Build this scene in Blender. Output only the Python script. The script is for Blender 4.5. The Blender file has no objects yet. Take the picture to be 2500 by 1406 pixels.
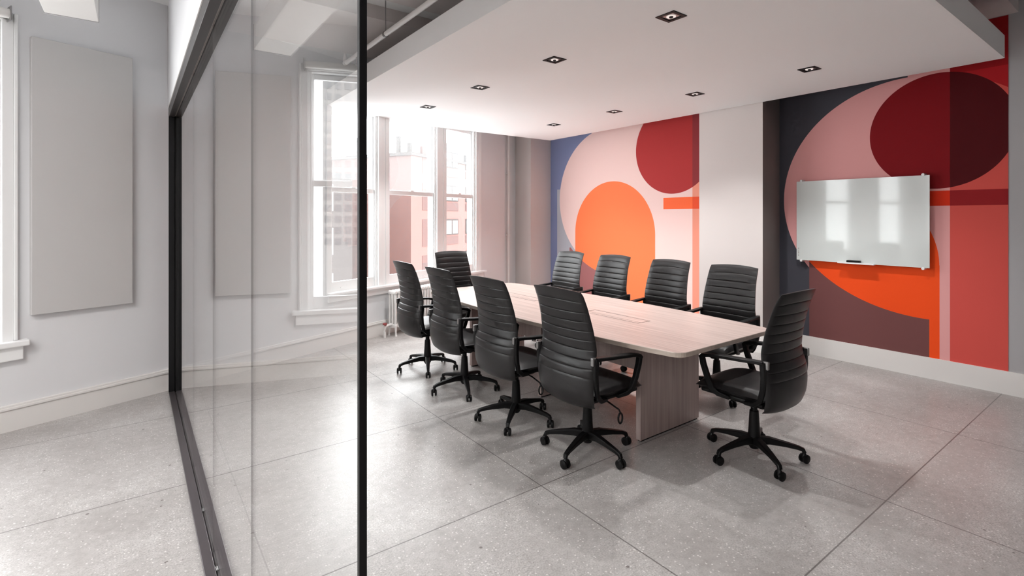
import bpy, bmesh, math, random
from mathutils import Vector, Matrix
random.seed(7)
PI = math.pi
sc = bpy.context.scene
COL = sc.collection

# ------------------------------------------------------------------ helpers
def lin(c):
    r = []
    for v in c[:3]:
        v /= 255.0
        r.append(v / 12.92 if v <= 0.04045 else ((v + 0.055) / 1.055) ** 2.4)
    return (r[0], r[1], r[2], 1.0)

def tag(o, label=None, cat=None, group=None, kind=None):
    if label: o['label'] = label
    if cat: o['category'] = cat
    if group: o['group'] = group
    if kind: o['kind'] = kind
    return o

def empty(name, loc=(0, 0, 0), rz=0.0, parent=None):
    o = bpy.data.objects.new(name, None)
    COL.objects.link(o)
    o.location = loc
    o.rotation_euler = (0, 0, rz)
    o.empty_display_size = 0.05
    if parent: o.parent = parent
    return o

def copy_tree(o, parent=None):
    c = o.copy()
    COL.objects.link(c)
    if parent: c.parent = parent
    for ch in list(o.children):
        copy_tree(ch, c)
    return c

class MB:
    def __init__(self):
        self.bm = bmesh.new()
    def _merge(self, b, M=None, mi=0):
        if M is not None: bmesh.ops.transform(b, matrix=M, verts=b.verts)
        for f in b.faces: f.material_index = mi
        me = bpy.data.meshes.new('tmp')
        b.to_mesh(me); b.free()
        self.bm.from_mesh(me)
        bpy.data.meshes.remove(me)
    def box(self, lo, hi, bev=0.0, seg=2, M=None, mi=0):
        b = bmesh.new()
        bmesh.ops.create_cube(b, size=1.0)
        s = [hi[i] - lo[i] for i in range(3)]
        c = [(hi[i] + lo[i]) / 2 for i in range(3)]
        bmesh.ops.scale(b, vec=s, verts=b.verts)
        bmesh.ops.translate(b, vec=c, verts=b.verts)
        if bev > 0:
            bmesh.ops.bevel(b, geom=list(b.edges), offset=bev, segments=seg, affect='EDGES', profile=0.5)
        self._merge(b, M, mi); return self
    def cyl(self, p0, p1, r0, r1=None, n=20, mi=0, M=None):
        if r1 is None: r1 = r0
        return self.tube([p0, p1], [r0, r1], n, mi, M)
    def tube(self, pts, rad, n=12, mi=0, M=None, sx=1.0, sz=1.0, up=None):
        pts = [Vector(p) for p in pts]
        if not isinstance(rad, (list, tuple)): rad = [rad] * len(pts)
        b = bmesh.new(); rings = []
        for i, p in enumerate(pts):
            if i == 0: t = pts[1] - pts[0]
            elif i == len(pts) - 1: t = pts[-1] - pts[-2]
            else: t = (pts[i + 1] - pts[i]).normalized() + (pts[i] - pts[i - 1]).normalized()
            t.normalize()
            u = Vector(up) if up else (Vector((0, 0, 1)) if abs(t.z) < 0.9 else Vector((0, 1, 0)))
            a = t.cross(u).normalized(); c = a.cross(t).normalized()
            ring = []
            for k in range(n):
                th = 2 * PI * k / n
                ring.append(b.verts.new(p + a * (math.cos(th) * rad[i] * sx) + c * (math.sin(th) * rad[i] * sz)))
            rings.append(ring)
        for i in range(len(rings) - 1):
            for k in range(n):
                b.faces.new((rings[i][k], rings[i][(k + 1) % n], rings[i + 1][(k + 1) % n], rings[i + 1][k]))
        b.faces.new(list(reversed(rings[0]))); b.faces.new(rings[-1])
        bmesh.ops.recalc_face_normals(b, faces=b.faces)
        self._merge(b, M, mi); return self
    def strip(self, pts, w, h, mi=0, M=None, up=(0, 1, 0), bev=0.0):
        """rectangular section swept along pts; w along 'up', h across; w/h may be lists"""
        pts = [Vector(p) for p in pts]
        n = len(pts)
        if not isinstance(w, (list, tuple)): w = [w] * n
        if not isinstance(h, (list, tuple)): h = [h] * n
        b = bmesh.new(); rings = []
        U = Vector(up).normalized()
        for i, p in enumerate(pts):
            if i == 0: t = (pts[1] - pts[0]).normalized(); k = 1
            elif i == n - 1: t = (pts[-1] - pts[-2]).normalized(); k = 1
            else:
                t1 = (pts[i] - pts[i - 1]).normalized(); t2 = (pts[i + 1] - pts[i]).normalized()
                t = (t1 + t2).normalized(); k = 1 / max(0.5, t.dot(t1))
            a = t.cross(U).normalized() * k
            hw, hh = w[i] / 2, h[i] / 2
            c = min(hw, hh) * 0.35
            ring = []
            for sx_, sz_ in ((1, 1), (-1, 1), (-1, -1), (1, -1)):
                if sx_ * sz_ > 0:
                    ring.append(b.verts.new(p + U * sx_ * hw + a * sz_ * (hh - c)))
                    ring.append(b.verts.new(p + U * sx_ * (hw - c) + a * sz_ * hh))
                else:
                    ring.append(b.verts.new(p + U * sx_ * (hw - c) + a * sz_ * hh))
                    ring.append(b.verts.new(p + U * sx_ * hw + a * sz_ * (hh - c)))
            rings.append(ring)
        m = len(rings[0])
        for i in range(n - 1):
            for k in range(m):
                b.faces.new((rings[i][k], rings[i][(k + 1) % m], rings[i + 1][(k + 1) % m], rings[i + 1][k]))
        b.faces.new(list(reversed(rings[0]))); b.faces.new(rings[-1])
        bmesh.ops.recalc_face_normals(b, faces=b.faces)
        self._merge(b, M, mi); return self
    def prism(self, poly, z0, z1, bev=0.0, seg=2, M=None, mi=0):
        b = bmesh.new()
        lo = [b.verts.new((x, y, z0)) for x, y in poly]
        hi = [b.verts.new((x, y, z1)) for x, y in poly]
        n = len(poly)
        fb = b.faces.new(list(reversed(lo))); ft = b.faces.new(hi)
        for i in range(n):
            b.faces.new((lo[i], lo[(i + 1) % n], hi[(i + 1) % n], hi[i]))
        bmesh.ops.recalc_face_normals(b, faces=b.faces)
        if bev > 0:
            es = [e for f in (fb, ft) for e in f.edges]
            bmesh.ops.bevel(b, geom=list(set(es)), offset=bev, segments=seg, affect='EDGES', profile=0.5)
        self._merge(b, M, mi); return self
    def build(self, name, mats, parent=None, smooth=False, loc=None, rz=None, ang=35):
        me = bpy.data.meshes.new(name)
        self.bm.to_mesh(me); self.bm.free()
        if not isinstance(mats, (list, tuple)): mats = [mats]
        for m in mats: me.materials.append(m)
        o = bpy.data.objects.new(name, me)
        COL.objects.link(o)
        if parent: o.parent = parent
        if loc: o.location = loc
        if rz is not None: o.rotation_euler = (0, 0, rz)
        if smooth:
            me.shade_smooth()
            me.set_sharp_from_angle(angle=math.radians(ang))
        return o

# ------------------------------------------------------------------ node helpers
def newmat(name):
    m = bpy.data.materials.new(name); m.use_nodes = True
    nt = m.node_tree
    b = nt.nodes.get('Principled BSDF')
    return m, nt, b

def mat(name, col, rough=0.6, metal=0.0, spec=0.5, noise=0.0, nscale=8.0, bump=0.0, bscale=200.0, coat=0.0):
    m, nt, b = newmat(name)
    b.inputs['Base Color'].default_value = lin(col)
    b.inputs['Roughness'].default_value = rough
    b.inputs['Metallic'].default_value = metal
    b.inputs['Specular IOR Level'].default_value = spec
    b.inputs['Coat Weight'].default_value = coat
    tc = nt.nodes.new('ShaderNodeTexCoord')
    if noise > 0:
        n = nt.nodes.new('ShaderNodeTexNoise'); n.inputs['Scale'].default_value = nscale
        n.inputs['Detail'].default_value = 4
        nt.links.new(tc.outputs['Object'], n.inputs['Vector'])
        mx = nt.nodes.new('ShaderNodeMix'); mx.data_type = 'RGBA'
        c = lin(col)
        mx.inputs[6].default_value = tuple(v * (1 - noise) for v in c[:3]) + (1,)
        mx.inputs[7].default_value = tuple(min(1, v * (1 + noise)) for v in c[:3]) + (1,)
        nt.links.new(n.outputs['Fac'], mx.inputs[0])
        nt.links.new(mx.outputs[2], b.inputs['Base Color'])
    if bump > 0:
        n2 = nt.nodes.new('ShaderNodeTexNoise'); n2.inputs['Scale'].default_value = bscale
        nt.links.new(tc.outputs['Object'], n2.inputs['Vector'])
        bp = nt.nodes.new('ShaderNodeBump'); bp.inputs['Strength'].default_value = bump
        bp.inputs['Distance'].default_value = 0.002
        nt.links.new(n2.outputs['Fac'], bp.inputs['Height'])
        nt.links.new(bp.outputs['Normal'], b.inputs['Normal'])
    return m

class N:
    """tiny wrapper for scalar node maths"""
    def __init__(self, nt, sock): self.nt, self.s = nt, sock
    def _op(self, op, o=None, swap=False):
        n = self.nt.nodes.new('ShaderNodeMath'); n.operation = op
        a, b = (o, self) if swap else (self, o)
        for i, v in enumerate((a, b)):
            if v is None: continue
            if isinstance(v, N): self.nt.links.new(v.s, n.inputs[i])
            else: n.inputs[i].default_value = float(v)
        return N(self.nt, n.outputs[0])
    def __add__(s, o): return s._op('ADD', o)
    def __sub__(s, o): return s._op('SUBTRACT', o)
    def __mul__(s, o): return s._op('MULTIPLY', o)
    def __lt__(s, o): return s._op('LESS_THAN', o)
    def __gt__(s, o): return s._op('GREATER_THAN', o)
    def __and__(s, o): return s._op('MULTIPLY', o)
    def __or__(s, o): return s._op('MAXIMUM', o)
    def __invert__(s): return s._op('SUBTRACT', 1.0, swap=True)
    def abs(s): return s._op('ABSOLUTE')
    def mod(s, o): return s._op('FLOORED_MODULO', o)
    def pow(s, o): return s._op('POWER', o)

def layer(nt, base, mask, col):
    mx = nt.nodes.new('ShaderNodeMix'); mx.data_type = 'RGBA'
    nt.links.new(mask.s, mx.inputs[0])
    if isinstance(base, tuple): mx.inputs[6].default_value = base
    else: nt.links.new(base, mx.inputs[6])
    if isinstance(col, tuple): mx.inputs[7].default_value = col
    else: nt.links.new(col, mx.inputs[7])
    return mx.outputs[2]

def objxyz(nt):
    tc = nt.nodes.new('ShaderNodeTexCoord')
    sp = nt.nodes.new('ShaderNodeSeparateXYZ')
    nt.links.new(tc.outputs['Object'], sp.inputs[0])
    return tc, N(nt, sp.outputs[0]), N(nt, sp.outputs[1]), N(nt, sp.outputs[2])

# ------------------------------------------------------------------ materials
M = {}
M['wall'] = mat('wall_paint', (232, 232, 234), 0.75, noise=0.015, nscale=2)
M['wall_grey'] = mat('wall_paint_grey', (180, 178, 180), 0.75, noise=0.02, nscale=2)
M['pier'] = mat('pier_paint', (214, 205, 202), 0.7, noise=0.015, nscale=2)
M['ceil'] = mat('ceiling_paint', (248, 248, 248), 0.85)
M['ceil_old'] = mat('old_ceiling_paint', (216, 209, 207), 0.85, noise=0.03, nscale=3)
M['pier_shaded'] = mat('pier_painted_shade', (122, 114, 112), 0.7)  # shade on the pier's side face, put into its colour
M['office_grey'] = mat('office_grey_paint', (120, 118, 118), 0.8)
M['trim'] = mat('white_trim', (236, 233, 230), 0.5, noise=0.01)
M['window_white'] = mat('window_gloss_white', (248, 248, 248), 0.35)
M['black'] = mat('black_frame', (13, 12, 14), 0.5, spec=0.3)
M['track'] = mat('anodised_track', (98, 92, 94), 0.35, metal=0.6)
M['head'] = mat('dark_head_track', (56, 52, 52), 0.4, metal=0.3)
M['leather'] = mat('black_leather', (27, 25, 26), 0.37, spec=0.45, bump=0.10, bscale=420)
M['plastic'] = mat('black_plastic', (11, 10, 11), 0.45, spec=0.25)
M['chrome'] = mat('steel', (150, 148, 148), 0.3, metal=0.9)
M['radiator'] = mat('radiator_enamel', (232, 230, 228), 0.4)
M['valve'] = mat('red_valve', (150, 72, 70), 0.5)
M['seal'] = mat('clear_joint', (128, 124, 124), 0.3)
M['silver'] = mat('brushed_line', (150, 140, 135), 0.35, metal=0.5)
M['dark_hole'] = mat('dark_recess', (30, 26, 26), 0.7)
M['board_panel'] = mat('panel_board', (206, 204, 203), 0.6)

def m_board():
    m, nt, b = newmat('white_glass_board')
    b.inputs['Base Color'].default_value = lin((222, 227, 225))
    b.inputs['Roughness'].default_value = 0.06
    b.inputs['Coat Weight'].default_value = 0.25
    b.inputs['Coat Roughness'].default_value = 0.02
    return m
M['board'] = m_board()

def m_glass(name, r0=0.04, tint=(0.99, 0.996, 0.993)):
    m, nt, b = newmat(name)
    nt.nodes.remove(b)
    out = nt.nodes['Material Output']
    g = nt.nodes.new('ShaderNodeNewGeometry')
    d = nt.nodes.new('ShaderNodeVectorMath'); d.operation = 'DOT_PRODUCT'
    nt.links.new(g.outputs['Normal'], d.inputs[0]); nt.links.new(g.outputs['Incoming'], d.inputs[1])
    c = N(nt, d.outputs['Value']).abs()
    fr = (~c).pow(5.0) * (1 - r0) + r0
    t = nt.nodes.new('ShaderNodeBsdfTransparent'); t.inputs[0].default_value = tint + (1,)
    gl = nt.nodes.new('ShaderNodeBsdfGlossy'); gl.inputs['Roughness'].default_value = 0.0
    gl.inputs[0].default_value = (1, 1, 1, 1)
    mx = nt.nodes.new('ShaderNodeMixShader')
    nt.links.new(fr.s, mx.inputs[0]); nt.links.new(t.outputs[0], mx.inputs[1]); nt.links.new(gl.outputs[0], mx.inputs[2])
    nt.links.new(mx.outputs[0], out.inputs['Surface'])
    return m
M['glass'] = m_glass('clear_glass')
M['pane'] = m_glass('window_glass', 0.03, (0.97, 0.97, 0.97))

def m_hazed():  # translucent share whitens the upper panes, imitating overexposed haze
    m = m_glass('hazed_window_glass', 0.03, (0.97, 0.97, 0.97)); nt = m.node_tree
    out = nt.nodes['Material Output']; src = out.inputs['Surface'].links[0].from_socket
    tr = nt.nodes.new('ShaderNodeBsdfTranslucent'); tr.inputs[0].default_value = (0.95, 0.95, 0.95, 1)
    mx = nt.nodes.new('ShaderNodeMixShader'); mx.inputs[0].default_value = 0.035
    nt.links.new(src, mx.inputs[1]); nt.links.new(tr.outputs[0], mx.inputs[2]); nt.links.new(mx.outputs[0], out.inputs['Surface'])
    return m
M['pane_hazed'] = m_hazed()

def m_floor():
    m, nt, b = newmat('ground_concrete_floor')
    tc, x, y, z = objxyz(nt)
    def noise(scale, det=3, rough=0.5):
        n = nt.nodes.new('ShaderNodeTexNoise'); n.inputs['Scale'].default_value = scale
        n.inputs['Detail'].default_value = det; n.inputs['Roughness'].default_value = rough
        nt.links.new(tc.outputs['Object'], n.inputs['Vector']); return n.outputs['Fac']
    def ramp(s, stops):
        r = nt.nodes.new('ShaderNodeValToRGB'); nt.links.new(s, r.inputs[0])
        e = r.color_ramp.elements
        e[0].position, e[0].color = stops[0]; e[1].position, e[1].color = stops[-1]
        for p, c in stops[1:-1]:
            k = e.new(p); k.color = c
        return r.outputs[0]
    base = ramp(noise(1.3, 5, 0.6), [(0.3, lin((158, 153, 150))), (0.55, lin((178, 174, 172))), (0.72, lin((196, 193, 191)))])
    fine = ramp(noise(120, 3, 0.75), [(0.34, (0.62, 0.60, 0.59, 1)), (0.5, (0.98, 0.98, 0.98, 1)), (0.66, (1.28, 1.28, 1.28, 1))])
    mu = nt.nodes.new('ShaderNodeMix'); mu.data_type = 'RGBA'; mu.blend_type = 'MULTIPLY'; mu.inputs[0].default_value = 0.8
    fm = nt.nodes.new('ShaderNodeMapRange'); nt.links.new(noise(2.6, 4, 0.6), fm.inputs[0])
    fm.inputs[1].default_value = 0.35; fm.inputs[2].default_value = 0.65; fm.inputs[3].default_value = 0.25; fm.inputs[4].default_value = 1.0
    nt.links.new(fm.outputs[0], mu.inputs[0])
    nt.links.new(base, mu.inputs[6]); nt.links.new(fine, mu.inputs[7])
    mid = ramp(noise(22, 3, 0.65), [(0.32, (0.84, 0.83, 0.82, 1)), (0.6, (1.03, 1.03, 1.03, 1)), (0.8, (1.1, 1.1, 1.1, 1))])
    mu2 = nt.nodes.new('ShaderNodeMix'); mu2.data_type = 'RGBA'; mu2.blend_type = 'MULTIPLY'; mu2.inputs[0].default_value = 0.8
    nt.links.new(mu.outputs[2], mu2.inputs[6]); nt.links.new(mid, mu2.inputs[7])
    # dark pits
    v = nt.nodes.new('ShaderNodeTexVoronoi'); v.inputs['Scale'].default_value = 16
    nt.links.new(tc.outputs['Object'], v.inputs['Vector'])
    vs = nt.nodes.new('ShaderNodeSeparateXYZ'); nt.links.new(v.outputs['Color'], vs.inputs[0])
    pit = (N(nt, v.outputs['Distance']) < (N(nt, vs.outputs[1]) * 0.14)) & (N(nt, vs.outputs[0]) > 0.78)
    c = layer(nt, mu2.outputs[2], pit * 0.75, lin((88, 78, 74)))
    # pale aggregate
    v2 = nt.nodes.new('ShaderNodeTexVoronoi'); v2.inputs['Scale'].default_value = 60
    nt.links.new(tc.outputs['Object'], v2.inputs['Vector'])
    vs2 = nt.nodes.new('ShaderNodeSeparateXYZ'); nt.links.new(v2.outputs['Color'], vs2.inputs[0])
    ag = (N(nt, v2.outputs['Distance']) < 0.25) & (N(nt, vs2.outputs[0]) > 0.7)
    c = layer(nt, c, ag * 0.65, lin((225, 222, 219)))
    # saw-cut joints
    jx = ((x - 0.470 + 0.7025).mod(1.405) - 0.7025).abs() < 0.0035
    jy = ((y - 1.0 + 0.62).mod(1.24) - 0.62).abs() < 0.0035
    j = jx | jy
    c = layer(nt, c, j * 0.75, lin((82, 76, 74)))
    nt.links.new(c, b.inputs['Base Color'])
    rr = nt.nodes.new('ShaderNodeMapRange')
    nt.links.new(noise(3, 3), rr.inputs[0]); rr.inputs[3].default_value = 0.26; rr.inputs[4].default_value = 0.42
    nt.links.new(rr.outputs[0], b.inputs['Roughness'])
    b.inputs['Specular IOR Level'].default_value = 0.5
    return m
M['floor'] = m_floor()

def m_wood(name, axis, light=(196, 176, 169), dark=(170, 149, 142)):
    m, nt, b = newmat(name)
    tc = nt.nodes.new('ShaderNodeTexCoord')
    mp = nt.nodes.new('ShaderNodeMapping')
    s = [45, 45, 45]; s[axis] = 1.6
    mp.inputs['Scale'].default_value = s
    nt.links.new(tc.outputs['Object'], mp.inputs[0])
    n = nt.nodes.new('ShaderNodeTexNoise'); n.inputs['Scale'].default_value = 1.0; n.inputs['Detail'].default_value = 5
    nt.links.new(mp.outputs[0], n.inputs['Vector'])
    r = nt.nodes.new('ShaderNodeValToRGB'); nt.links.new(n.outputs['Fac'], r.inputs[0])
    e = r.color_ramp.elements
    e[0].position = 0.3; e[0].color = lin(dark); e[1].position = 0.68; e[1].color = lin(light)
    nt.links.new(r.outputs[0], b.inputs['Base Color'])
    b.inputs['Roughness'].default_value = 0.38
    return m
M['wood_y'] = m_wood('wood_table_top', 1)
M['wood_z'] = m_wood('wood_table_leg', 2, (184, 165, 160), (164, 144, 138))
M['wood_edge'] = m_wood('wood_edge_band', 1, (206, 192, 180), (190, 175, 163))

def m_mural(name, far):
    m, nt, b = newmat(name)
    tc, x, y, z = objxyz(nt)
    def circ(cy, cz, r):
        a = y - cy; c = z - cz
        return ((a * a) + (c * c)) < (r * r)
    if far:  # paler palette: window glare is put into the far panel's colours
        c = lin((128, 136, 172))
        c = layer(nt, c, (z < 2.02) & (y < 6.82), lin((176, 176, 184)))
        c = layer(nt, c, circ(5.604, 1.829, 1.148) | (y < 5.604), lin((241, 208, 202)))
        strip = y < 4.07
        c = layer(nt, c, strip, lin((232, 150, 128)))
        red = circ(4.383, 2.517, 0.655)
        c = layer(nt, c, red, lin((176, 54, 54)))
        c = layer(nt, c, red & strip, lin((140, 52, 56)))
        bar = (y < 4.542) & (z > 1.646) & (z < 1.809)
        c = layer(nt, c, bar, lin((250, 108, 62)))
        c = layer(nt, c, bar & strip, lin((232, 84, 48)))
        arch = circ(5.52, 1.264, 0.835) | ((z < 1.264) & ((y - 5.52).abs() < 0.835))
        c = layer(nt, c, arch, lin((255, 128, 80)))
        brown = (~circ(5.454, 2.07, 1.473)) & (z < 1.0) & (y > 5.46) & (y < 6.5)
        c = layer(nt, c, brown, lin((160, 104, 104)))
    else:  # deeper palette: the dimmer light here is put into the colours
        c = lin((76, 76, 84))
        c = layer(nt, c, circ(1.677, 1.728, 1.181) | (y < 1.677), lin((238, 172, 170)))
        strip = y < 1.355
        c = layer(nt, c, strip, lin((222, 90, 82)))
        c = layer(nt, c, strip & (~circ(1.677, 1.728, 1.181)) & (z > 1.728), lin((185, 34, 40)))
        c = layer(nt, c, (z > 2.866) & strip, lin((160, 26, 32)))
        red = circ(1.45, 2.353, 0.546)
        c = layer(nt, c, red, lin((136, 20, 28)))
        c = layer(nt, c, red & strip, lin((86, 16, 22)))
        bar = (y < 1.8) & (z > 1.646) & (z < 1.787)
        c = layer(nt, c, bar, lin((226, 54, 26)))
        c = layer(nt, c, bar & strip, lin((156, 34, 38)))
        arch = (circ(2.228, 1.084, 0.795) | ((z < 1.084) & ((y - 2.228).abs() < 0.797))) & (y < 2.582)
        c = layer(nt, c, arch, lin((255, 86, 34)))
        brown = (~circ(1.496, 2.034, 1.473)) & (z < 1.05) & (y > 1.508) & (y < 2.582)
        c = layer(nt, c, brown, lin((122, 78, 77)))
    nt.links.new(c, b.inputs['Base Color'])
    b.inputs['Roughness'].default_value = 0.6
    b.inputs['Specular IOR Level'].default_value = 0.12
    return m
M['mural_far'] = m_mural('mural_glare_tones', True)
M['mural_near'] = m_mural('mural_dim_tones', False)

def m_facade(name, wall, brick, win=None, px=3.0, pz=3.2):
    """plain masonry with fine courses"""
    m, nt, b = newmat(name)
    tc, x, y, z = objxyz(nt)
    n = nt.nodes.new('ShaderNodeTexNoise'); n.inputs['Scale'].default_value = 0.6; n.inputs['Detail'].default_value = 6
    nt.links.new(tc.outputs['Object'], n.inputs['Vector'])
    c = layer(nt, lin(wall), N(nt, n.outputs['Fac']), lin(brick))
    course = (z.mod(0.25) < 0.03) * 0.25
    c = layer(nt, c, course, lin(tuple(int(v * 0.8) for v in wall)))
    nt.links.new(c, b.inputs['Base Color'])
    b.inputs['Roughness'].default_value = 0.9
    return m
M['brick'] = m_facade('brick_side', (84, 64, 61), (76, 57, 54))
M['brick_pink'] = m_facade('brick_front', (102, 76, 72), (96, 71, 67))
M['infill'] = m_facade('brick_infill', (80, 62, 60), (73, 56, 54))
M['cornice'] = mat('cornice', (50, 47, 46), 0.8)
M['dull_brick'] = m_facade('dull_brick', (66, 59, 58), (58, 52, 51))
M['tower'] = m_facade('tower_render', (98, 95, 94), (90, 88, 87))
M['ext_white'] = mat('exterior_white', (116, 114, 114), 0.8)
M['ext_glass'] = mat('exterior_dark_glass', (56, 55, 57), 0.3)

def m_emit(name, col, st):
    m, nt, b = newmat(name)
    b.inputs['Base Color'].default_value = (0.8, 0.8, 0.8, 1)
    b.inputs['Emission Color'].default_value = lin(col)
    b.inputs['Emission Strength'].default_value = st
    return m
M['lamp'] = m_emit('lamp_lens', (255, 240, 232), 0.5)

# ------------------------------------------------------------------ setting
XW = 6.09          # right wall plane
ZC = 3.42          # main ceiling
DX, DY = 0.9379, 0.3470
W0 = (0.0, 5.367)
WANG = math.atan2(DY, DX)
WM = Matrix.Translation((W0[0], W0[1], 0)) @ Matrix.Rotation(WANG, 4, 'Z')   # x = along wall, y = outward

def struct(mb, name, mats, **k):
    return tag(mb.build(name, mats, **k), kind='structure')

f_ = MB(); f_.prism([(-6.1, -5), (XW + .3, -5), (XW + .3, 7.9), (-6.1, 3.3)], -0.12, 0.0)
struct(f_, 'floor', M['floor'])
c_ = MB(); c_.prism([(-6.4, -5.2), (XW + .3, -5.2), (XW + .3, 8.1), (-6.4, 3.4)], ZC, ZC + 0.15)
# downstand beams along x
struct(c_, 'ceiling', M['ceil'])
for y0, y1 in ((4.33, 5.45), (2.75, 3.92), (0.9, 2.0), (-1.0, 0.1)):
    c_ = MB(); c_.box((0.343, y0, ZC - 0.12), (XW, y1, ZC)); struct(c_, 'ceiling_beam', M['ceil_old'])
s_ = MB(); s_.box((1.80, 0.92, 2.835), (5.685, 6.546, 3.02))
canopy = struct(s_, 'ceiling_canopy', M['ceil'])

# walls
w = MB()
OPEN = [(1.965, 2.69), (2.875, 3.82), (4.03, 4.775), (-1.66, -0.815), (-3.30, -2.45), (-4.95, -4.10)]
ZS, ZH = 0.62, 2.95
edges = sorted(OPEN)
s0 = -6.6
for a, b2 in edges:
    w.box((s0, 0, 0), (a, 0.16, ZC), M=WM)
    w.box((a, 0, 0), (b2, 0.16, ZS), M=WM)
    w.box((a, 0, ZH), (b2, 0.16, ZC), M=WM)
    s0 = b2
w.box((s0, 0, 0), (6.75, 0.16, ZC), M=WM)
struct(w, 'wall_back', M['wall'])
w = MB(); w.box((XW, -5, 0), (XW + 0.2, 7.7, ZC)); struct(w, 'wall_right', M['wall_grey'])
w = MB(); w.box((-6.3, -5.2, 0), (-6.1, 3.3, ZC)); struct(w, 'wall_left', M['wall'])
w = MB()
for a, b2 in ((-6.3, 6.3),):
    w.box((a, -5.2, 0), (b2, -5.0, ZC))
struct(w, 'wall_front', M['office_grey'])
# bulkhead over the glass partition
w = MB(); w.box((0.241, 0.78, 2.50), (0.342, 5.45, ZC)); struct(w, 'wall_partition', M['wall'])
# piers on the right wall
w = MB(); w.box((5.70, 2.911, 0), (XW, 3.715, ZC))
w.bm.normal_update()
for f in w.bm.faces: f.material_index = 1 if f.normal.y < -0.5 else 0  # face turned from the windows takes the painted shade
struct(w, 'pillar_right', [M['pier'], M['pier_shaded']])
w = MB(); w.box((5.62, 7.0, 0), (XW, 7.66, ZC)); struct(w, 'pillar_corner', M['pier'])

# baseboards
def base_profile(mb, p0, p1, h, t, cap=True):
    """p0->p1 with room on the left-hand side"""
    p0 = Vector((p0[0], p0[1], 0)); p1 = Vector((p1[0], p1[1], 0))
    d = (p1 - p0); L = d.length
    ang = math.atan2(d.y, d.x)
    Mx = Matrix.Translation(p0) @ Matrix.Rotation(ang, 4, 'Z')
    mb.box((0, 0, 0), (L, t, h - (0.028 if cap else 0)), M=Mx)
    if cap:
        mb.box((0, 0, h - 0.036), (L, t + 0.010, h - 0.016), bev=0.004, M=Mx)
        mb.box((0, 0, h - 0.018), (L, t + 0.002, h), bev=0.004, M=Mx)
b_ = MB(); 
def wp(s, off=0.0):     # point on the window wall, off = into the room
    return (W0[0] + DX * s + DY * off, W0[1] + DY * s - DX * off)
base_profile(b_, wp(5.9), wp(-6.3), 0.19, 0.022)
struct(b_, 'baseboard_back', M['trim'])
b_ = MB()
base_profile(b_, (XW, -5), (XW, 2.905), 0.20, 0.020, cap=False)
base_profile(b_, (XW, 3.72), (XW, 6.995), 0.20, 0.020, cap=False)
base_profile(b_, (5.70, 2.89), (5.70, 3.73), 0.20, 0.020, cap=False)
b_.box((5.70, 2.891, 0), (XW - 0.02, 2.911, 0.20))
struct(b_, 'baseboard_right', M['trim'])

# ------------------------------------------------------------------ windows
def make_window(a, b2, name):
    root = empty(name); tag(root, kind='structure')
    e = 0.062
    fr = MB()       # casing on the room face, jamb lining, head
    fr.box((a - e, -0.022, ZS - 0.0), (a, 0.0, ZH + e), bev=0.004, M=WM)
    fr.box((b2, -0.022, ZS - 0.0), (b2 + e, 0.0, ZH + e), bev=0.004, M=WM)
    fr.box((a - e, -0.022, ZH), (b2 + e, -0.001, ZH + e), bev=0.004, M=WM)
    for q0, q1 in ((a, a + 0.014), (b2 - 0.014, b2)):
        fr.box((q0, 0.0, ZS), (q1, 0.155, ZH), M=WM)
    fr.box((a, 0.0, ZH - 0.014), (b2, 0.155, ZH), M=WM)
    for q0, q1 in ((a + 0.014, a + 0.03), (b2 - 0.03, b2 - 0.014)):      # parting stops
        fr.box((q0, 0.008, ZS), (q1, 0.024, ZH), M=WM)
        fr.box((q0, 0.118, ZS), (q1, 0.132, ZH), M=WM)
    fr.build('window_frame', M['window_white'], root)
    i0, i1 = a + 0.016, b2 - 0.016
    def sash(z0, z1, y0, nm, bot, top):
        sb = MB()
        st = 0.030
        sb.box((i0, y0, z0), (i0 + st, y0 + 0.04, z1), bev=0.004, M=WM)
        sb.box((i1 - st, y0, z0), (i1, y0 + 0.04, z1), bev=0.004, M=WM)
        sb.box((i0 + st, y0, z0), (i1 - st, y0 + 0.04, z0 + bot), bev=0.004, M=WM)
        sb.box((i0 + st, y0, z1 - top), (i1 - st, y0 + 0.04, z1), bev=0.004, M=WM)
        so = sb.build('sash', M['window_white'], root)
        g = MB(); g.box((i0 + st, y0 + 0.017, z0 + bot), (i1 - st, y0 + 0.021, z1 - top), M=WM)
        g.build('pane', M['pane_hazed'] if nm == 'upper' else M['pane'], so)
        return so
    so = sash(ZS + 0.03, 1.893, 0.028, 'lower', 0.115, 0.058)
    lt = MB()
    lt.box(((i0 + i1) / 2 - 0.03, 0.02, 1.893), ((i0 + i1) / 2 + 0.03, 0.06, 1.908), bev=0.004, M=WM)
    for q in (0.25, 0.75):
        cx_ = i0 + (i1 - i0) * q
        lt.box((cx_ - 0.025, 0.015, ZS + 0.06), (cx_ + 0.025, 0.029, ZS + 0.075), bev=0.003, M=WM)
    lt.build('sash_lock', M['window_white'], so)
    sash(1.85, ZH - 0.015, 0.070, 'upper', 0.05, 0.05)
    return root
wn = []
for k, (a, b2) in enumerate(OPEN):
    wn.append(make_window(a, b2, 'window_%d' % (k + 1)))
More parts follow.
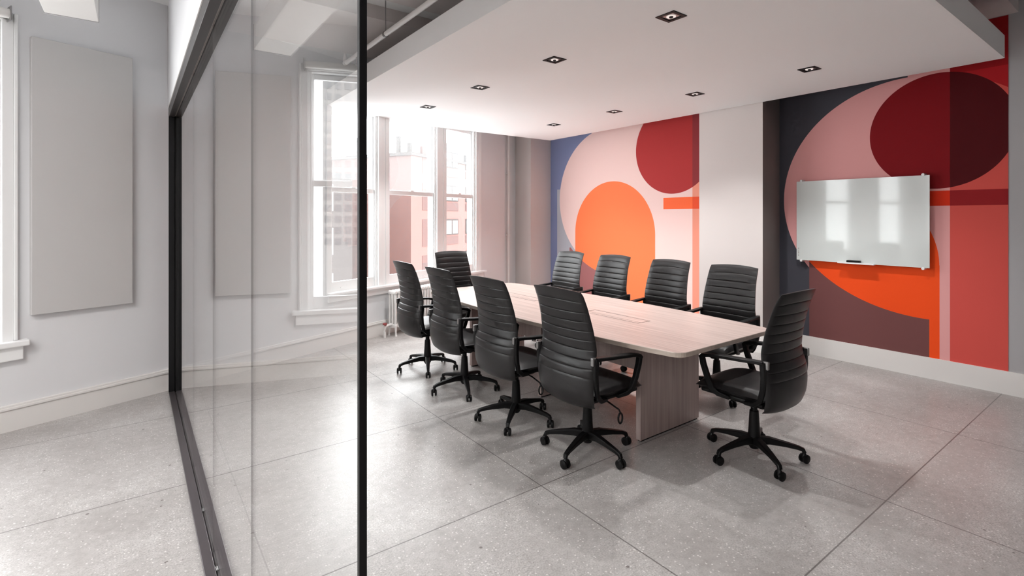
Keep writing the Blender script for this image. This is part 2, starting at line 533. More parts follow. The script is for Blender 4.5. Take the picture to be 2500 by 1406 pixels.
# stools and aprons
st = MB()
st.box((1.905, -0.075, ZS - 0.002), (5.0, 0.158, ZS + 0.030), bev=0.008, M=WM)
st.box((1.925, -0.030, ZS - 0.085), (4.97, 0.0, ZS - 0.002), bev=0.006, M=WM)
st.build('window_sill', M['window_white'], wn[1])
for k in (3, 4, 5):
    a, b2 = OPEN[k]
    st = MB()
    st.box((a - 0.14, -0.075, ZS - 0.012), (b2 + 0.14, 0.158, ZS + 0.030), bev=0.008, M=WM)
    st.box((a - 0.11, -0.045, ZS - 0.11), (b2 + 0.11, 0.0, ZS - 0.012), bev=0.006, M=WM)
    st.build('window_sill', M['window_white'], wn[k])
# wide casings between the three windows and outer casing
st = MB()
st.box((2.69 + .062, -0.014, ZS + .03), (2.875 - .062, 0.0, ZH + .06), bev=0.003, M=WM)
st.box((3.82 + .062, -0.014, ZS + .03), (4.03 - .062, 0.0, ZH + .06), bev=0.003, M=WM)
st.box((4.775 + .062, -0.030, ZS + .03), (4.775 + .13, 0.0, ZH + .06), bev=0.006, M=WM)
st.build('mullion_casing', M['window_white'], wn[1])
st = MB()
st.box((-0.815 + .062, -0.030, ZS + .03), (-0.815 + .085, 0.0, ZH + .06), bev=0.006, M=WM)
st.build('mullion_casing', M['window_white'], wn[3])

# roller blind at the head of the left window
rb = empty('roller_blind', WM @ Vector((-1.22, -0.075, 2.985)), WANG)
tag(rb, 'white roller blind rolled up at the top of the far left window', 'blind')
t = MB(); t.cyl((-0.50, 0, 0), (0.43, 0, 0), 0.034, n=24); t.build('roll', M['trim'], rb, smooth=True)
t = MB(); t.box((0.43, -0.045, -0.05), (0.437, 0.052, 0.05), bev=0.002); t.build('bracket', M['chrome'], rb)

# ------------------------------------------------------------------ glass partition
gp = empty('glass_partition', (0.2915, 0.791, 0))
tag(gp, 'tall frameless glass partition wall held in slim black frame and floor track', 'glass partition')
Y0, Y1 = -0.010, 4.54          # local; the wall end is at 5.33
t = MB()
t.box((-0.0505, Y0, 0.0), (-0.009, Y1, 0.016), bev=0.002)
t.box((0.009, Y0, 0.0), (0.0505, Y1, 0.016), bev=0.002)
t.box((-0.009, Y0, 0.0), (0.009, Y1, 0.005))
trk = t.build('floor_track', M['track'], gp)
t = MB(); t.box((-0.0012, Y0, 0.005), (0.0012, Y1, 0.0115))
t.build('glazing_seal', M['silver'], trk)
for yy in (0.25, 0.42, 0.62, 0.80, 1.05, 1.32, 1.75, 2.3):
    t = MB(); t.box((-0.008, yy - .016, 0.005), (0.008, yy + .016, 0.017), bev=0.003)
    t.build('clip', M['chrome'], trk)
t = MB()
t.box((-0.0505, Y0, 2.415), (-0.009, Y1, 2.498), bev=0.002)
t.box((0.009, Y0, 2.415), (0.0505, Y1, 2.498), bev=0.002)
t.box((-0.009, Y0, 2.430), (0.009, Y1, 2.498))
hd = t.build('head_track', M['head'], gp)
t = MB(); t.box((-0.007, Y0, 2.422), (-0.0035, Y1, 2.431)); t.build('glazing_seal', M['silver'], hd)
t = MB(); t.box((-0.056, Y0, 2.490), (-0.051, Y1, 2.502)); t.build('edge_trim', M['trim'], hd)
t = MB()
t.box((-0.0505, Y1, 0.0), (-0.009, Y1 + 0.05, 2.498), bev=0.002)
t.box((0.009, Y1, 0.0), (0.0505, Y1 + 0.05, 2.498), bev=0.002)
t.box((-0.009, Y1 + 0.02, 0.0), (0.009, Y1 + 0.05, 2.498))
jb = t.build('wall_jamb', M['black'], gp)
t = MB(); t.box((-0.0085, -0.010, 0.0), (0.004, 0.0, 2.498), bev=0.0008)
t.build('end_post', M['black'], gp)
ys = [0.0, 0.942, 1.889, 2.87, 3.80, Y1 + 0.02]
for a, b2 in zip(ys[:-1], ys[1:]):
    t = MB(); t.box((-0.003, a + 0.0012, 0.012), (0.003, b2 - 0.0012, 2.426))
    t.bm.normal_update()
    for f in t.bm.faces:
        f.material_index = 0 if abs(f.normal.x) > 0.9 else 1
    g = t.build('glass_panel', [M['glass'], M['seal']], gp)

# ------------------------------------------------------------------ downlights
def make_downlight():
    root = empty('recessed_downlight')
    t = MB(); R, r = 0.0705, 0.046
    for a, b2, c, d in ((-R, -R, R, -r), (-R, r, R, R), (-R, -r, -r, r), (r, -r, R, r)):
        t.box((a, b2, -0.005), (c, d, 0.0005), bev=0.0012)
    t.build('trim_ring', M['black'], root)
    t = MB()
    t.box((-r, -r, 0.0), (r, r, 0.0008)); t.build('reflector', M['chrome'], root)
    t = MB(); t.cyl((0, 0, -0.0035), (0, 0, 0.0), 0.030, 0.030, n=24); t.build('lamp', M['lamp'], root, smooth=True)
    t = MB(); t.cyl((0, 0, -0.010), (0, 0, -0.0035), 0.011, 0.014, n=16); t.build('bulb_holder', M['dark_hole'], root, smooth=True)
    return root
dl = make_downlight()
names = ['first in the left row, nearest the camera', 'second in the left row', 'third in the left row', 'fourth in the left row, closest to the windows',
         'first in the right row, nearest the whiteboard', 'second in the right row', 'third in the right row', 'fourth in the right row, by the far corner']
k = 0
LY = [2.01, 3.14, 4.26, 5.385]
for X in (2.773, 4.74):
    for Y in LY:
        o = dl if k == 0 else copy_tree(dl)
        o.location = (X, Y, 2.8345)
        tag(o, 'black square recessed downlight in white ceiling, ' + names[k], 'ceiling light', 'square downlights in the dropped ceiling')
        k += 1
SPOT = 72.0
for X in (2.773, 4.74):
    for Y in LY:
        l = bpy.data.lights.new('downlight_beam', 'SPOT')
        l.energy = SPOT; l.spot_size = math.radians(108); l.spot_blend = 0.7; l.shadow_soft_size = 0.03
        l.color = (1.0, 1.0, 0.99)
        o = bpy.data.objects.new('downlight_beam', l); COL.objects.link(o); o.location = (X, Y, 2.815)

# ------------------------------------------------------------------ chair
def make_chair():
    root = empty('office_chair')
    # --- backrest
    prof = [(0.385, -0.215), (0.40, -0.236), (0.44, -0.254), (0.50, -0.262), (0.56, -0.263), (0.62, -0.257), (0.68, -0.240),
            (0.74, -0.232), (0.82, -0.242), (0.90, -0.258), (1.00, -0.286), (1.095, -0.318)]
    def ip(z, tab, j=1):
        for i in range(len(tab) - 1):
            if z <= tab[i + 1][0]:
                u = (z - tab[i][0]) / (tab[i + 1][0] - tab[i][0])
                p0 = tab[max(0, i - 1)][j]; p1 = tab[i][j]; p2 = tab[i + 1][j]; p3 = tab[min(len(tab) - 1, i + 2)][j]
                return 0.5 * ((2 * p1) + (-p0 + p2) * u + (2 * p0 - 5 * p1 + 4 * p2 - p3) * u * u + (-p0 + 3 * p1 - 3 * p2 + p3) * u ** 3)
        return tab[-1][j]
    wid = [(0.385, 0.232), (0.42, 0.246), (0.50, 0.254), (0.60, 0.257), (0.68, 0.256), (0.70, 0.250), (0.82, 0.242), (0.95, 0.232), (1.07, 0.226), (1.095, 0.222)]
    thk = [(0.385, 0.026), (0.42, 0.046), (0.50, 0.052), (0.62, 0.058), (0.68, 0.055), (0.80, 0.052), (1.00, 0.044), (1.07, 0.036), (1.095, 0.016)]
    seams = [0.575, 0.628, 0.680, 0.737, 0.794, 0.851, 0.908, 0.965, 1.025]
    zs = []
    lv = [0.385] + seams + [1.095]
    for i in range(len(lv) - 1):
        m = 10 if i == 0 else 8
        for q in range(m): zs.append(lv[i] + (lv[i + 1] - lv[i]) * (0.5 - 0.5 * math.cos(PI * q / m)))
    zs.append(1.095)
    def puff(z):
        for i in range(len(lv) - 1):
            if lv[i] <= z <= lv[i + 1]:
                u = (z - lv[i]) / (lv[i + 1] - lv[i])
                if i == 0: u = 0.5 + 0.5 * u
                if i == len(lv) - 2: u = 0.5 * u
                return max(0.0, math.sin(PI * u)) ** 0.26
        return 0
    nu = 16
    bm = bmesh.new(); rings = []
    for z in zs:
        xr = ip(z, prof); W = ip(z, wid); T = ip(z, thk); pf = puff(z)
        big = 0.010 if z == 0 else 1
        ring = []
        def P(u, front):
            y = W * u
            e = (1 - abs(u) ** 6)
            cur = 0.034 * u * u
            if front:
                x = xr + cur + T * (0.5 + 0.5 * e) - 0.008 * (1 - pf) * e
            else:
                x = xr + cur + T * 0.5 * (1 - e) * 0.7 + (0.010 if abs(z - 0.68) < 0.002 else 0.006) * (1 - pf) * e
            zz = z + (0.014 * (1 - u * u) if z > 1.04 else 0.014 * (1 - u * u) * max(0, (z - 0.95) / 0.09)) - 0.012 * (1 - u * u) * (1 if z < 0.42 else 0)
            return (x, y, zz)
        for i in range(nu + 1): ring.append(P(-1 + 2 * i / nu, False))
        for i in range(nu + 1): ring.append(P(1 - 2 * i / nu, True))
        rings.append([bm.verts.new(p) for p in ring])
    n = len(rings[0])
    for a, b2 in zip(rings[:-1], rings[1:]):
        for i in range(n):
            bm.faces.new((a[i], a[(i + 1) % n], b2[(i + 1) % n], b2[i]))
    for ring, fl in ((rings[0], True), (rings[-1], False)):
        for i in range(nu):
            q = [ring[i], ring[i + 1], ring[n - 2 - i], ring[n - 1 - i]]
            bm.faces.new(q if fl else list(reversed(q)))
    bmesh.ops.recalc_face_normals(bm, faces=bm.faces)
    t = MB(); t.bm.free(); t.bm = bm
    t.build('backrest', M['leather'], root, smooth=True, ang=70)
    # --- seat
    t = MB(); bm = bmesh.new()
    nx, ny = 18, 14
    x0, x1, hw = -0.190, 0.285, 0.250
    def S(i, j, top):
        u = -1 + 2 * i / nx; v = -1 + 2 * j / ny
        # squircle plan
        x = (x0 + x1) / 2 + (x1 - x0) / 2 * u * (1 - 0.06 * v * v * (1 if u > 0 else 0.2))
        y = hw * v * (1 - 0.07 * u ** 4)
        e = max(0.0, (1 - abs(u) ** 7)) ** 0.5 * max(0.0, (1 - abs(v) ** 7)) ** 0.5
        zc = 0.462 - 0.020 * max(0, u) ** 3
        if top: z = zc + 0.040 * e - 0.006 * (1 - v * v) * (1 - u * u)
        else: z = zc - 0.042 * e
        return (x, y, z)
    T_ = [[bm.verts.new(S(i, j, True)) for j in range(ny + 1)] for i in range(nx + 1)]
    B_ = [[(T_[i][j] if i in (0, nx) or j in (0, ny) else bm.verts.new(S(i, j, False))) for j in range(ny + 1)] for i in range(nx + 1)]
    for i in range(nx):
        for j in range(ny):
            bm.faces.new((T_[i][j], T_[i + 1][j], T_[i + 1][j + 1], T_[i][j + 1]))
            bm.faces.new((B_[i][j + 1], B_[i + 1][j + 1], B_[i + 1][j], B_[i][j]))
    bmesh.ops.recalc_face_normals(bm, faces=bm.faces)
    t.bm.free(); t.bm = bm
    t.build('seat', M['leather'], root, smooth=True, ang=80)
    t = MB(); t.box((-0.165, -0.215, 0.405), (0.245, 0.215, 0.432), bev=0.010, seg=3)
    t.build('seat_pan', M['plastic'], root, smooth=True)
    # --- arms
    for s in (-1, 1):
        y = 0.262 * s
        t = MB()
        t.strip([(-0.195, y, 0.690), (-0.16, y, 0.690), (-0.08, y, 0.684), (0.05, y, 0.676), (0.14, y, 0.668), (0.195, y, 0.655), (0.212, y, 0.640)],
                [0.034, 0.038, 0.046, 0.050, 0.048, 0.044, 0.040], [0.026, 0.022, 0.020, 0.020, 0.020, 0.024, 0.024])
        t.strip([(0.206, y, 0.650), (0.195, y, 0.60), (0.165, y, 0.52), (0.135, y * 0.98, 0.455), (0.10, y * 0.94, 0.430), (0.04, y * 0.85, 0.415)],
                [0.036, 0.034, 0.030, 0.028, 0.026, 0.024], [0.030, 0.034, 0.036, 0.036, 0.030, 0.022])
        t.strip([(-0.190, y, 0.694), (-0.192, y, 0.66), (-0.196, y, 0.60), (-0.190, y, 0.53), (-0.170, y * .97, 0.46), (-0.125, y * .92, 0.425), (-0.06, y * .85, 0.415)],
                [0.030, 0.030, 0.028, 0.028, 0.026, 0.026, 0.024], [0.034, 0.034, 0.030, 0.028, 0.028, 0.028, 0.022])
        arm = t.build('armrest', M['plastic'], root, smooth=True)
        t = MB(); t.box((-0.222, y - 0.011 - 0.006 * s, 0.655), (-0.192, y + 0.011 - 0.006 * s, 0.704), bev=0.004)
        t.build('arm_bracket', M['chrome'], arm)
    # --- mechanism + lever
    t = MB(); t.box((-0.10, -0.075, 0.345), (0.13, 0.075, 0.408), bev=0.012, seg=3)
    t.cyl((0.05, 0, 0.352), (0.05, 0, 0.325), 0.030, 0.022)
    mech = t.build('tilt_mechanism', M['plastic'], root, smooth=True)
    t = MB(); t.tube([(0.02, -0.07, 0.375), (0.03, -0.16, 0.360), (0.04, -0.235, 0.335), (0.042, -0.245, 0.318)], 0.0055, 8)
    loop = [(0.042 + 0.019 * math.sin(a), -0.245, 0.283 + 0.032 * math.cos(a)) for a in [2 * PI * q / 14 for q in range(15)]]
    t.tube(loop, 0.006, 6, up=(0, 1, 0))
    t.build('lever', M['plastic'], mech, smooth=True)
    # --- column
    t = MB(); t.tube([(0, 0, 0.06), (0, 0, 0.085), (0, 0, 0.13), (0, 0, 0.20), (0, 0, 0.275), (0, 0, 0.30)], [0.026, 0.040, 0.038, 0.033, 0.029, 0.027], 24)
    t.cyl((0, 0, 0.29), (0, 0, 0.36), 0.020, n=20)
    t.build('gas_column', M['plastic'], root, smooth=True)
    # --- five legs with casters
    for k in range(5):
        A = Matrix.Rotation(2 * PI * k / 5, 4, 'Z')
        t = MB()
        t.strip([(0.020, 0, 0.112), (0.09, 0, 0.116), (0.18, 0, 0.104), (0.255, 0, 0.090), (0.282, 0, 0.080), (0.290, 0, 0.062)],
                [0.050, 0.046, 0.037, 0.029, 0.026, 0.024], [0.052, 0.042, 0.030, 0.024, 0.022, 0.022], M=A, up=(0, 1, 0))
        leg = t.build('leg', M['plastic'], root, smooth=True)
        t = MB()
        B = A @ Matrix.Translation((0.290, 0, 0.0)) @ Matrix.Rotation(0.6 + k * 1.9, 4, 'Z')
        for s in (-1, 1):
            t.tube([(0, s * 0.007, 0.0275), (0, s * 0.010, 0.0275), (0, s * 0.020, 0.0275), (0, s * 0.024, 0.0275)], [0.022, 0.0275, 0.0275, 0.020], 20, M=B)
        t.tube([(-0.004, 0, 0.030), (-0.004, 0, 0.050), (-0.002, 0, 0.062)], [0.018, 0.017, 0.010], 12, M=B)
        t.cyl((0, 0, 0.045), (0, 0, 0.072), 0.007, M=B, n=10)
        t.build('caster', M['plastic'], leg, smooth=True)
    return root

GL = 'black high-backed chairs around the meeting table'
CH = [  # x, y, facing angle (deg), label
    (2.40, 2.39, 0, 53, 'black ribbed leather office chair nearest the camera on the window side of the table'),
    (2.33, 3.08, 0, 5, 'black ribbed office chair second from the camera in the row on the window side'),
    (2.36, 3.88, 0, 30, 'black ribbed office chair third from the camera in the row on the window side'),
    (2.38, 4.63, 0, 28, 'black ribbed office chair at the far end of the row on the window side'),
    (4.05, 2.47, 180, 20, 'black ribbed office chair across the table in front of the grey wall pillar'),
    (4.07, 3.15, 180, 50, 'black ribbed office chair across the table before the pink and salmon stripe of the mural'),
    (4.09, 3.91, 180, 10, 'black ribbed office chair across the table in front of the orange mural arch'),
    (4.09, 4.63, 180, 40, 'black ribbed office chair across the table nearest the corner with blue paint'),
    (3.20, 5.32, -90, 12, 'black ribbed office chair at the far head of the table under the windows'),
    (3.20, 1.69, 90, -52, 'black office chair at the near head of the table with its back turned'),
]
proto = make_chair()
for i, (x, y, ang, star, lab) in enumerate(CH):
    o = proto if i == 0 else copy_tree(proto)
    o.location = (x, y, 0); o.rotation_euler = (0, 0, math.radians(ang))
    for c in o.children:
        if c.name.split('.')[0] == 'leg':
            c.rotation_euler = (0, 0, math.radians(star - ang))
    tag(o, lab, 'chair', GL)

# ------------------------------------------------------------------ table
tb = empty('conference_table', (3.12, 3.385, 0))
tag(tb, 'long boat-shaped pale wood conference table on slab legs in the middle of the room', 'table')
def boat(hl, he, hm, r=0.085):
    pts = []
    def side(v): return he + (hm - he) * (1 - (v / hl) ** 2)
    n = 24
    def corner(cx_, cy_, a0):
        return [(cx_ + r * math.cos(a0 + PI / 2 * q / 8), cy_ + r * math.sin(a0 + PI / 2 * q / 8)) for q in range(9)]
    pts += corner(he - r + 0.004, hl - r, 0)
    pts += corner(-he + r - 0.004, hl - r, PI / 2)
    for q in range(1, n): 
        v = hl - r - (2 * hl - 2 * r) * q / n; pts.append((-side(v), v))
    pts += corner(-he + r - 0.004, -hl + r, PI)
    pts += corner(he - r + 0.004, -hl + r, 1.5 * PI)
    for q in range(1, n):
        v = -hl + r + (2 * hl - 2 * r) * q / n; pts.append((side(v), v))
    return pts
t = MB(); t.prism(boat(1.585, 0.555, 0.675), 0.708, 0.74, bev=0.004, seg=2)
t.bm.normal_update()
for f in t.bm.faces: f.material_index = 0 if abs(f.normal.z) > 0.5 else 1
t.build('tabletop', [M['wood_y'], M['wood_edge']], tb)
for yy in (-1.105, -0.045, 1.06):
    t = MB(); t.box((-0.342, yy - 0.02, 0.010), (0.342, yy + 0.02, 0.708), bev=0.0015)
    lg = t.build('leg', M['wood_z'], tb)
    t = MB(); t.box((-0.330, yy - 0.014, 0.0), (0.330, yy + 0.014, 0.010)); t.build('foot', M['plastic'], lg)
t = MB(); t.box((-0.012, -1.085, 0.36), (0.012, -0.065, 0.708)); t.box((-0.012, -0.025, 0.36), (0.012, 1.04, 0.708))
t.build('modesty_panel', M['wood_z'], tb)
for y0, y1 in ((-0.885, -0.30), (0.36, 0.95)):
    t = MB()
    xa, xb = -0.075, 0.068
    t.box((xa, y0, 0.7395), (xb, y0 + 0.008, 0.7415)); t.box((xa, y1 - 0.008, 0.7395), (xb, y1, 0.7415))
    t.box((xa, y0, 0.7395), (xa + 0.007, y1, 0.7415)); t.box((xb - 0.007, y0, 0.7395), (xb, y1, 0.7415))
    t.box((xa + 0.040, y0 + 0.01, 0.7395), (xa + 0.043, y1 - 0.01, 0.7408))
    fr = t.build('power_hatch', M['silver'], tb)

# ------------------------------------------------------------------ whiteboard
wb = empty('whiteboard', (6.03, 2.09, 1.055))
tag(wb, 'frameless glass whiteboard fixed by round standoffs over the red and orange mural', 'whiteboard')
t = MB(); t.box((-0.006, -0.60, 0), (0.0, 0.60, 0.882), bev=0.001); t.build('board', M['board'], wb)
for yy in (-0.55, 0.55):
    for zz in (-0.006, 0.888):
        t = MB(); t.cyl((-0.012, yy, zz), (0.0555, yy, zz), 0.013, n=20); t.build('standoff', M['window_white'], wb, smooth=True)
t = MB(); t.box((-0.060, -0.165, -0.004), (-0.006, 0.165, 0.004), bev=0.002)
t.box((-0.060, -0.165, 0.004), (-0.056, 0.165, 0.012)); t.build('tray', M['window_white'], wb)
t = MB()
for q, hh in enumerate((0.010, 0.006, 0.010, 0.010, 0.004, 0.010)):
    t.box((-0.0066, 0.578 - 0.004, 0.045 + q * 0.016), (-0.006, 0.578 + 0.004, 0.045 + q * 0.016 + hh))
t.build('printed_mark', M['silver'], wb)
t = MB(); t.box((-0.055, -0.062, 0.0), (-0.010, 0.062, 0.028), bev=0.006)
er = t.build('board_eraser', M['plastic'], loc=(6.03, 2.112, 1.060)); tag(er, 'small black eraser lying on the whiteboard tray', 'eraser')

# ------------------------------------------------------------------ murals (painted panels on the wall)
t = MB(); t.box((XW - 0.004, 3.718, 0.20), (XW - 0.0005, 6.998, ZC - 0.125))
o = t.build('wall_mural', M['mural_far']); tag(o, 'painted mural with bright orange arch, pale pink disc and blue edge beside the corner', 'mural')
t = MB(); t.box((XW - 0.004, 0.962, 0.20), (XW - 0.0005, 2.909, ZC - 0.125))
o = t.build('wall_mural', M['mural_near']); tag(o, 'deep red, orange and maroon mural behind the whiteboard', 'mural')

# ------------------------------------------------------------------ wall panel, duct
wpnl = MB(); wpnl.box((-0.663, -0.050, 0.82), (-0.030, 0.0, 2.87), bev=0.003, M=WM)
tag(wpnl.build('wall_panel', M['board_panel']), 'large blank pale grey panel hung on the left wall beside the window', 'wall panel')
dct = empty('air_duct', (-0.34, 3.8, 2.90)); tag(dct, 'white boxy air duct hanging from ceiling at the upper left', 'duct')
t = MB(); t.box((-0.14, -0.80, 0.0), (0.14, 0.77, 0.20), bev=0.003); t.build('casing', M['trim'], dct)
t = MB(); t.box((-0.143, 0.755, -0.003), (0.143, 0.772, 0.205)); t.build('end_flange', M['wall_grey'], dct)
for yy in (-0.6, 0.6):
    t = MB(); t.cyl((0, yy, 0.20), (0, yy, ZC - 2.90), 0.006, n=8); t.build('hanger_rod', M['trim'], dct)

# ------------------------------------------------------------------ radiator and pipes
rd = empty('radiator', wp(2.80, 0.16) + (0.0,), WANG)
tag(rd, 'white cast iron column radiator standing under the windows', 'radiator')
ns = 17
for k in range(ns):
    t = MB(); x = 0.055 * k
    for y in (-0.05, 0.0, 0.05):
        t.tube([(x, y, 0.13), (x, y, 0.16), (x, y, 0.52), (x, y, 0.55)], [0.012, 0.016, 0.016, 0.012], 10)
    t.box((x - 0.020, -0.070, 0.535), (x + 0.020, 0.070, 0.585), bev=0.014, seg=3)
    t.box((x - 0.020, -0.070, 0.105), (x + 0.020, 0.070, 0.155), bev=0.014, seg=3)
    if k in (0, ns - 1):
        for y in (-0.055, 0.055):
            t.tube([(x, y, 0.13), (x, y, 0.06), (x - 0.002, y * 1.1, 0.02), (x, y * 1.15, 0.0)], [0.017, 0.011, 0.012, 0.016], 10)
    t.build('section', M['radiator'], rd, smooth=True)
t = MB(); t.tube([(-0.02, 0, 0.15), (-0.10, 0, 0.15), (-0.13, 0, 0.14), (-0.135, 0, 0.08), (-0.135, 0, 0.0)], [0.018, 0.018, 0.020, 0.016, 0.016], 12)
t.build('supply_pipe', M['radiator'], rd, smooth=True)
t = MB(); t.cyl((-0.135, 0, 0.155), (-0.135, 0, 0.17), 0.008, n=10); t.cyl((-0.135, 0, 0.165), (-0.135, 0, 0.185), 0.027, n=16)
t.build('valve', M['valve'], rd, smooth=True)
t = MB(); p = wp(5.68, 0.055); t.cyl((p[0], p[1], 0), (p[0], p[1], ZC), 0.019, n=16)
for zz in (1.2, 2.3):
    t.box((p[0] - .026, p[1] - .026, zz), (p[0] + .026, p[1] + .06, zz + 0.02))
tag(t.build('riser_pipe', M['radiator'], smooth=True), 'thin white vertical riser pipe standing in the corner beside the windows', 'pipe')
t = MB(); a = wp(2.6, 0.045); b2 = wp(-2.0, 0.045)
sp = empty('sprinkler_pipe', (1.72, 5.12, 3.10)); tag(sp, 'white sprinkler pipe running below the beams beside the dropped ceiling', 'pipe')
t = MB(); t.cyl((0, 0, 0), (0, -7.5, 0), 0.021, n=16)
t.tube([(0, 0.0, 0), (0, 0.03, 0.004), (0, 0.04, 0.03), (0, 0.04, 0.10)], [0.026, 0.027, 0.024, 0.012], 12)
t.build('pipe_run', M['radiator'], sp, smooth=True)
for yy in (-1.0, -3.0, -5.0):
    t = MB(); t.cyl((0, yy, 0.03), (0, yy, ZC - 3.10), 0.005, n=8); t.tube([(0, yy - 0.012, 0), (0, yy + 0.012, 0)], 0.027, 16)
    t.build('hanger_rod', M['chrome'], sp, smooth=True)
t = MB(); t.cyl((0, -0.30, -0.02), (0, -0.30, -0.085), 0.008, n=10); t.cyl((0, -0.30, -0.09), (0, -0.30, -0.094), 0.016, n=12)
t.build('sprinkler_head', M['chrome'], sp, smooth=True)

# ------------------------------------------------------------------ outside
def bldg(name, corner, ang, w, d, h, z0=-18, mat_front=None, mat_side=None):
    """corner at origin; front face runs along local +x, body behind (+y)"""
    r = empty(name, (corner[0], corner[1], 0), ang)
    t = MB(); t.box((0, 0, z0), (w, d, h))
    t.bm.normal_update()
    for f in t.bm.faces: f.material_index = 0 if f.normal.y < -0.5 else 1
    t.build('building_body', [mat_front, mat_side], r)
    return r
A1 = math.atan2(0.463, 0.886)
bA = bldg('brick_building', (18.8, 39.6), A1, 12.4, 12, 6.7, mat_front=M['brick_pink'], mat_side=M['brick'])
tag(bA, 'pink and brown brick building with roof railing seen through the middle window', 'building')
t = MB(); t.box((-0.15, -0.15, 6.7), (12.55, 12.15, 6.95)); t.box((0, 0, 6.9), (12.4, 12, 7.0)); t.build('cornice', M['cornice'], bA)
for fl in range(-3, 2):
    z = fl * 3.2 + 2.05
    t = MB(); t.box((1.6, -0.03, z), (3.9, 0.2, z + 2.4)); t.build('brick_infill', M['infill'], bA)
    for x in (5.2, 8.9):
        t = MB(); t.box((x, -0.06, z + 0.9), (x + 2.3, 0.2, z + 2.4)); wv = t.build('window_frame', M['cornice'], bA)
        t = MB(); t.box((x + 0.15, -0.10, z + 1.0), (x + 1.0, 0.1, z + 2.25)); t.box((x + 1.2, -0.10, z + 1.0), (x + 2.1, 0.1, z + 2.25))
        t.build('pane', M['ext_white'], wv)
        t = MB(); t.box((x, -0.05, z), (x + 2.3, 0.2, z + 0.75)); t.build('spandrel', M['infill'], bA)
rnd = random.Random(3)
for (x, y, hh, ww) in ((-0.0, 1.5, 1.5, .25), (0.0, 4.0, 1.0, .5), (0, 6.0, 1.7, .2), (0.8, 0.3, 1.2, .4), (1.6, 0.4, 2.2, .35), (2.6, 0.4, 2.0, .55), (3.6, 0.5, 1.6, .5), (4.6, 0.5, 1.7, .5), (5.6, .5, 1.2, .4), (0.2, 0.5, 0.9, .3)):
    t = MB(); t.box((x + 0.3, y, 6.95), (x + 0.3 + ww, y + 0.3, 6.95 + hh)); t.build('chimney_flue', M['ext_white'] if ww > .3 else M['cornice'], bA)

bB = bldg('low_brick_building', (-4, 32), 0.28, 17.5, 10, 4.2, mat_front=M['dull_brick'], mat_side=M['dull_brick'])
tag(bB, 'dull brown lower building with white fire escapes outside the window beside the black post', 'building')
t = MB(); t.box((-0.2, -0.2, 4.2), (17.7, 10, 4.6)); t.build('cornice', M['cornice'], bB)
for x in (5, 8.2, 11.4, 14.6):
    for z in (-7.6, -4.4, -1.2, 1.9):
        t = MB(); t.box((x, -0.05, z), (x + 1.3, 0.2, z + 1.9)); wv = t.build('window_frame', M['ext_white'], bB)
        t = MB(); t.box((x + .15, -0.08, z + .12), (x + 1.15, 0.1, z + .9)); t.box((x + .15, -0.08, z + 1.0), (x + 1.15, 0.1, z + 1.78)); t.build('pane', M['ext_glass'], wv)

bD = bldg('white_building', (31.5, 50), A1, 12, 10, 5.4, mat_front=M['ext_white'], mat_side=M['ext_white'])
tag(bD, 'plain whitish building glimpsed past the brick one through the right window', 'building')

# pale towers seen only as reflections in the glass and through the left windows
def tower(name, loc, w, h, nx, nz, label):
    r = empty(name, (loc[0], loc[1], 0), 0.30)
    t = MB(); t.box((0, 0, -18), (w, w, h)); t.build('tower_body', M['tower'], r)
    t = MB()
    px = w / nx; pz = (h + 5) / nz
    for i in range(nx):
        for j in range(nz):
            t.box((i * px + px * .2, -0.15, -5 + j * pz + pz * .25), (i * px + px * .8, 0.1, -5 + j * pz + pz * .8))
    o = t.build('window_grid', M['ext_glass'], r)
    tag(o, kind='stuff')
    tag(r, label, 'building')
tower('apartment_tower', (-46, 103), 16, 46, 8, 22, 'pale high-rise with a dense grid of windows reflected in the glass partition')

# water tank on a far roof
wt = empty('water_tank', (45.0, 78.0, 0)); tag(wt, 'small rooftop water tank on legs far outside the right window', 'water tank')
t = MB(); t.cyl((0, 0, 11.0), (0, 0, 14.2), 1.25, n=20); t.tube([(0, 0, 14.2), (0, 0, 15.0)], [1.3, 0.1], 20); t.build('tank', M['ext_white'], wt, smooth=True)
t = MB(); t.box((-1.4, -1.4, 10.6), (1.4, 1.4, 11.0)); 
t.cyl((-1.7, -0.4, 10.6), (-1.7, -0.4, 16.5), 0.2)
for q in (-1.1, 1.1):
    for p in (-1.1, 1.1): t.cyl((q, p, 5), (q, p, 10.7), 0.12, n=8)
t.build('stand', M['cornice'], wt)

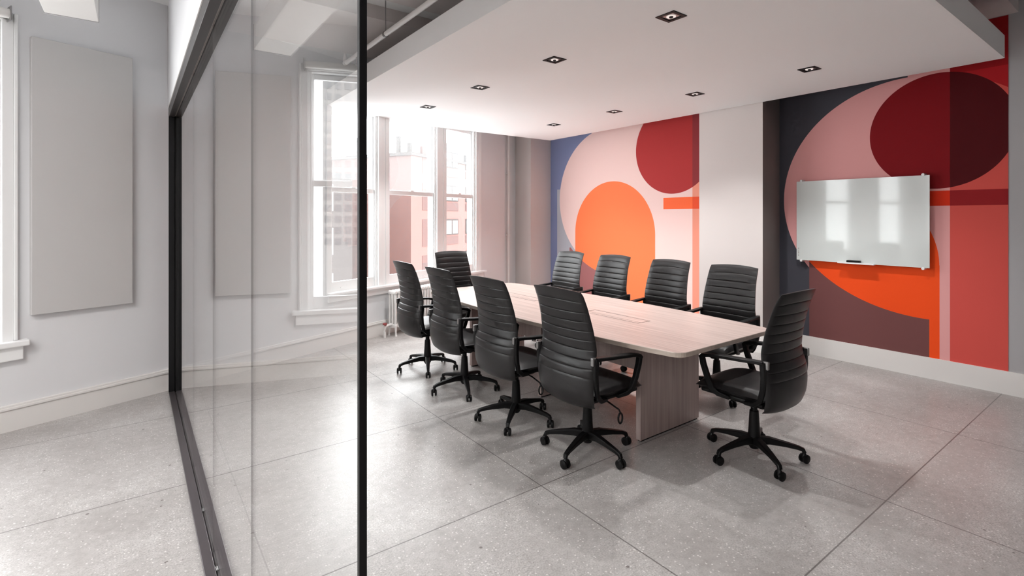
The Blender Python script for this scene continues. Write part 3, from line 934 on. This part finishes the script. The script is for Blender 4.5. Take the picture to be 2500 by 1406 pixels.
# ------------------------------------------------------------------ unseen fill lamps, added as suspended panels to brighten the room
def fill_lamp(x, y, e):
    r = empty('added_fill_lamp', (x, y, 3.0)); tag(r, 'added flat white fill lamp, out of view outside the meeting room', 'ceiling light', 'added fill lamps out of view')
    t = MB(); t.box((-0.62, -0.32, 0), (0.62, 0.32, 0.05), bev=0.004); t.build('housing', M['trim'], r)
    for q in (-.5, .5):
        t = MB(); t.cyl((q, 0, 0.05), (q, 0, 0.42), 0.004, n=6); t.build('cable', M['chrome'], r)
    l = bpy.data.lights.new('fill_lamp_light', 'AREA'); l.shape = 'RECTANGLE'; l.size = 1.15; l.size_y = 0.55
    l.energy = e; l.color = (1, 0.985, 0.97)
    o = bpy.data.objects.new('fill_lamp_light', l); COL.objects.link(o); o.location = (x, y, 2.995)
FILL = 56
for x, y in ((-3.6, 1.3), (-1.6, 2.3), (-3.6, -1.0), (-1.6, -0.4)):
    fill_lamp(x, y, FILL)

# ------------------------------------------------------------------ world, camera, render look
wd = bpy.data.worlds.new('overcast_sky'); sc.world = wd; wd.use_nodes = True
nt = wd.node_tree
bg = nt.nodes['Background']
tcw = nt.nodes.new('ShaderNodeTexCoord'); spw = nt.nodes.new('ShaderNodeSeparateXYZ')
nt.links.new(tcw.outputs['Generated'], spw.inputs[0])
mr = nt.nodes.new('ShaderNodeMapRange'); nt.links.new(spw.outputs[2], mr.inputs[0])
mr.inputs[1].default_value = -0.4; mr.inputs[2].default_value = 0.6; mr.inputs[3].default_value = 0.5; mr.inputs[4].default_value = 1.15
mx = nt.nodes.new('ShaderNodeMix'); mx.data_type = 'RGBA'; nt.links.new(mr.outputs[0], mx.inputs[0])
mx.inputs[6].default_value = (0, 0, 0, 1); mx.inputs[7].default_value = (0.965, 0.99, 1.0, 1)
nt.links.new(mx.outputs[2], bg.inputs[0])
SKY = 11.0
bg.inputs[1].default_value = SKY

cam = bpy.data.cameras.new('camera'); co = bpy.data.objects.new('camera', cam); COL.objects.link(co)
co.location = (0, 0, 1.55); co.rotation_euler = (PI / 2, 0, -math.atan2(922, 1239))
cam.sensor_width = 36; cam.lens = 1239 / 2500 * 36
cam.shift_y = -(703 - 527) / 2500
cam.clip_start = 0.05; cam.clip_end = 500
sc.camera = co

sc.view_settings.view_transform = 'Standard'; sc.view_settings.look = 'None'
sc.view_settings.gamma = 1.0; sc.view_settings.use_curve_mapping = False
sc.view_settings.exposure = 0.2
cy = sc.cycles
cy.use_denoising = True
cy.use_adaptive_sampling = True; cy.adaptive_threshold = 0.05; cy.adaptive_min_samples = 20
cy.max_bounces = 7; cy.diffuse_bounces = 4; cy.glossy_bounces = 4; cy.transparent_max_bounces = 24; cy.transmission_bounces = 4
cy.sample_clamp_indirect = 6.0
cy.caustics_reflective = False; cy.caustics_refractive = False
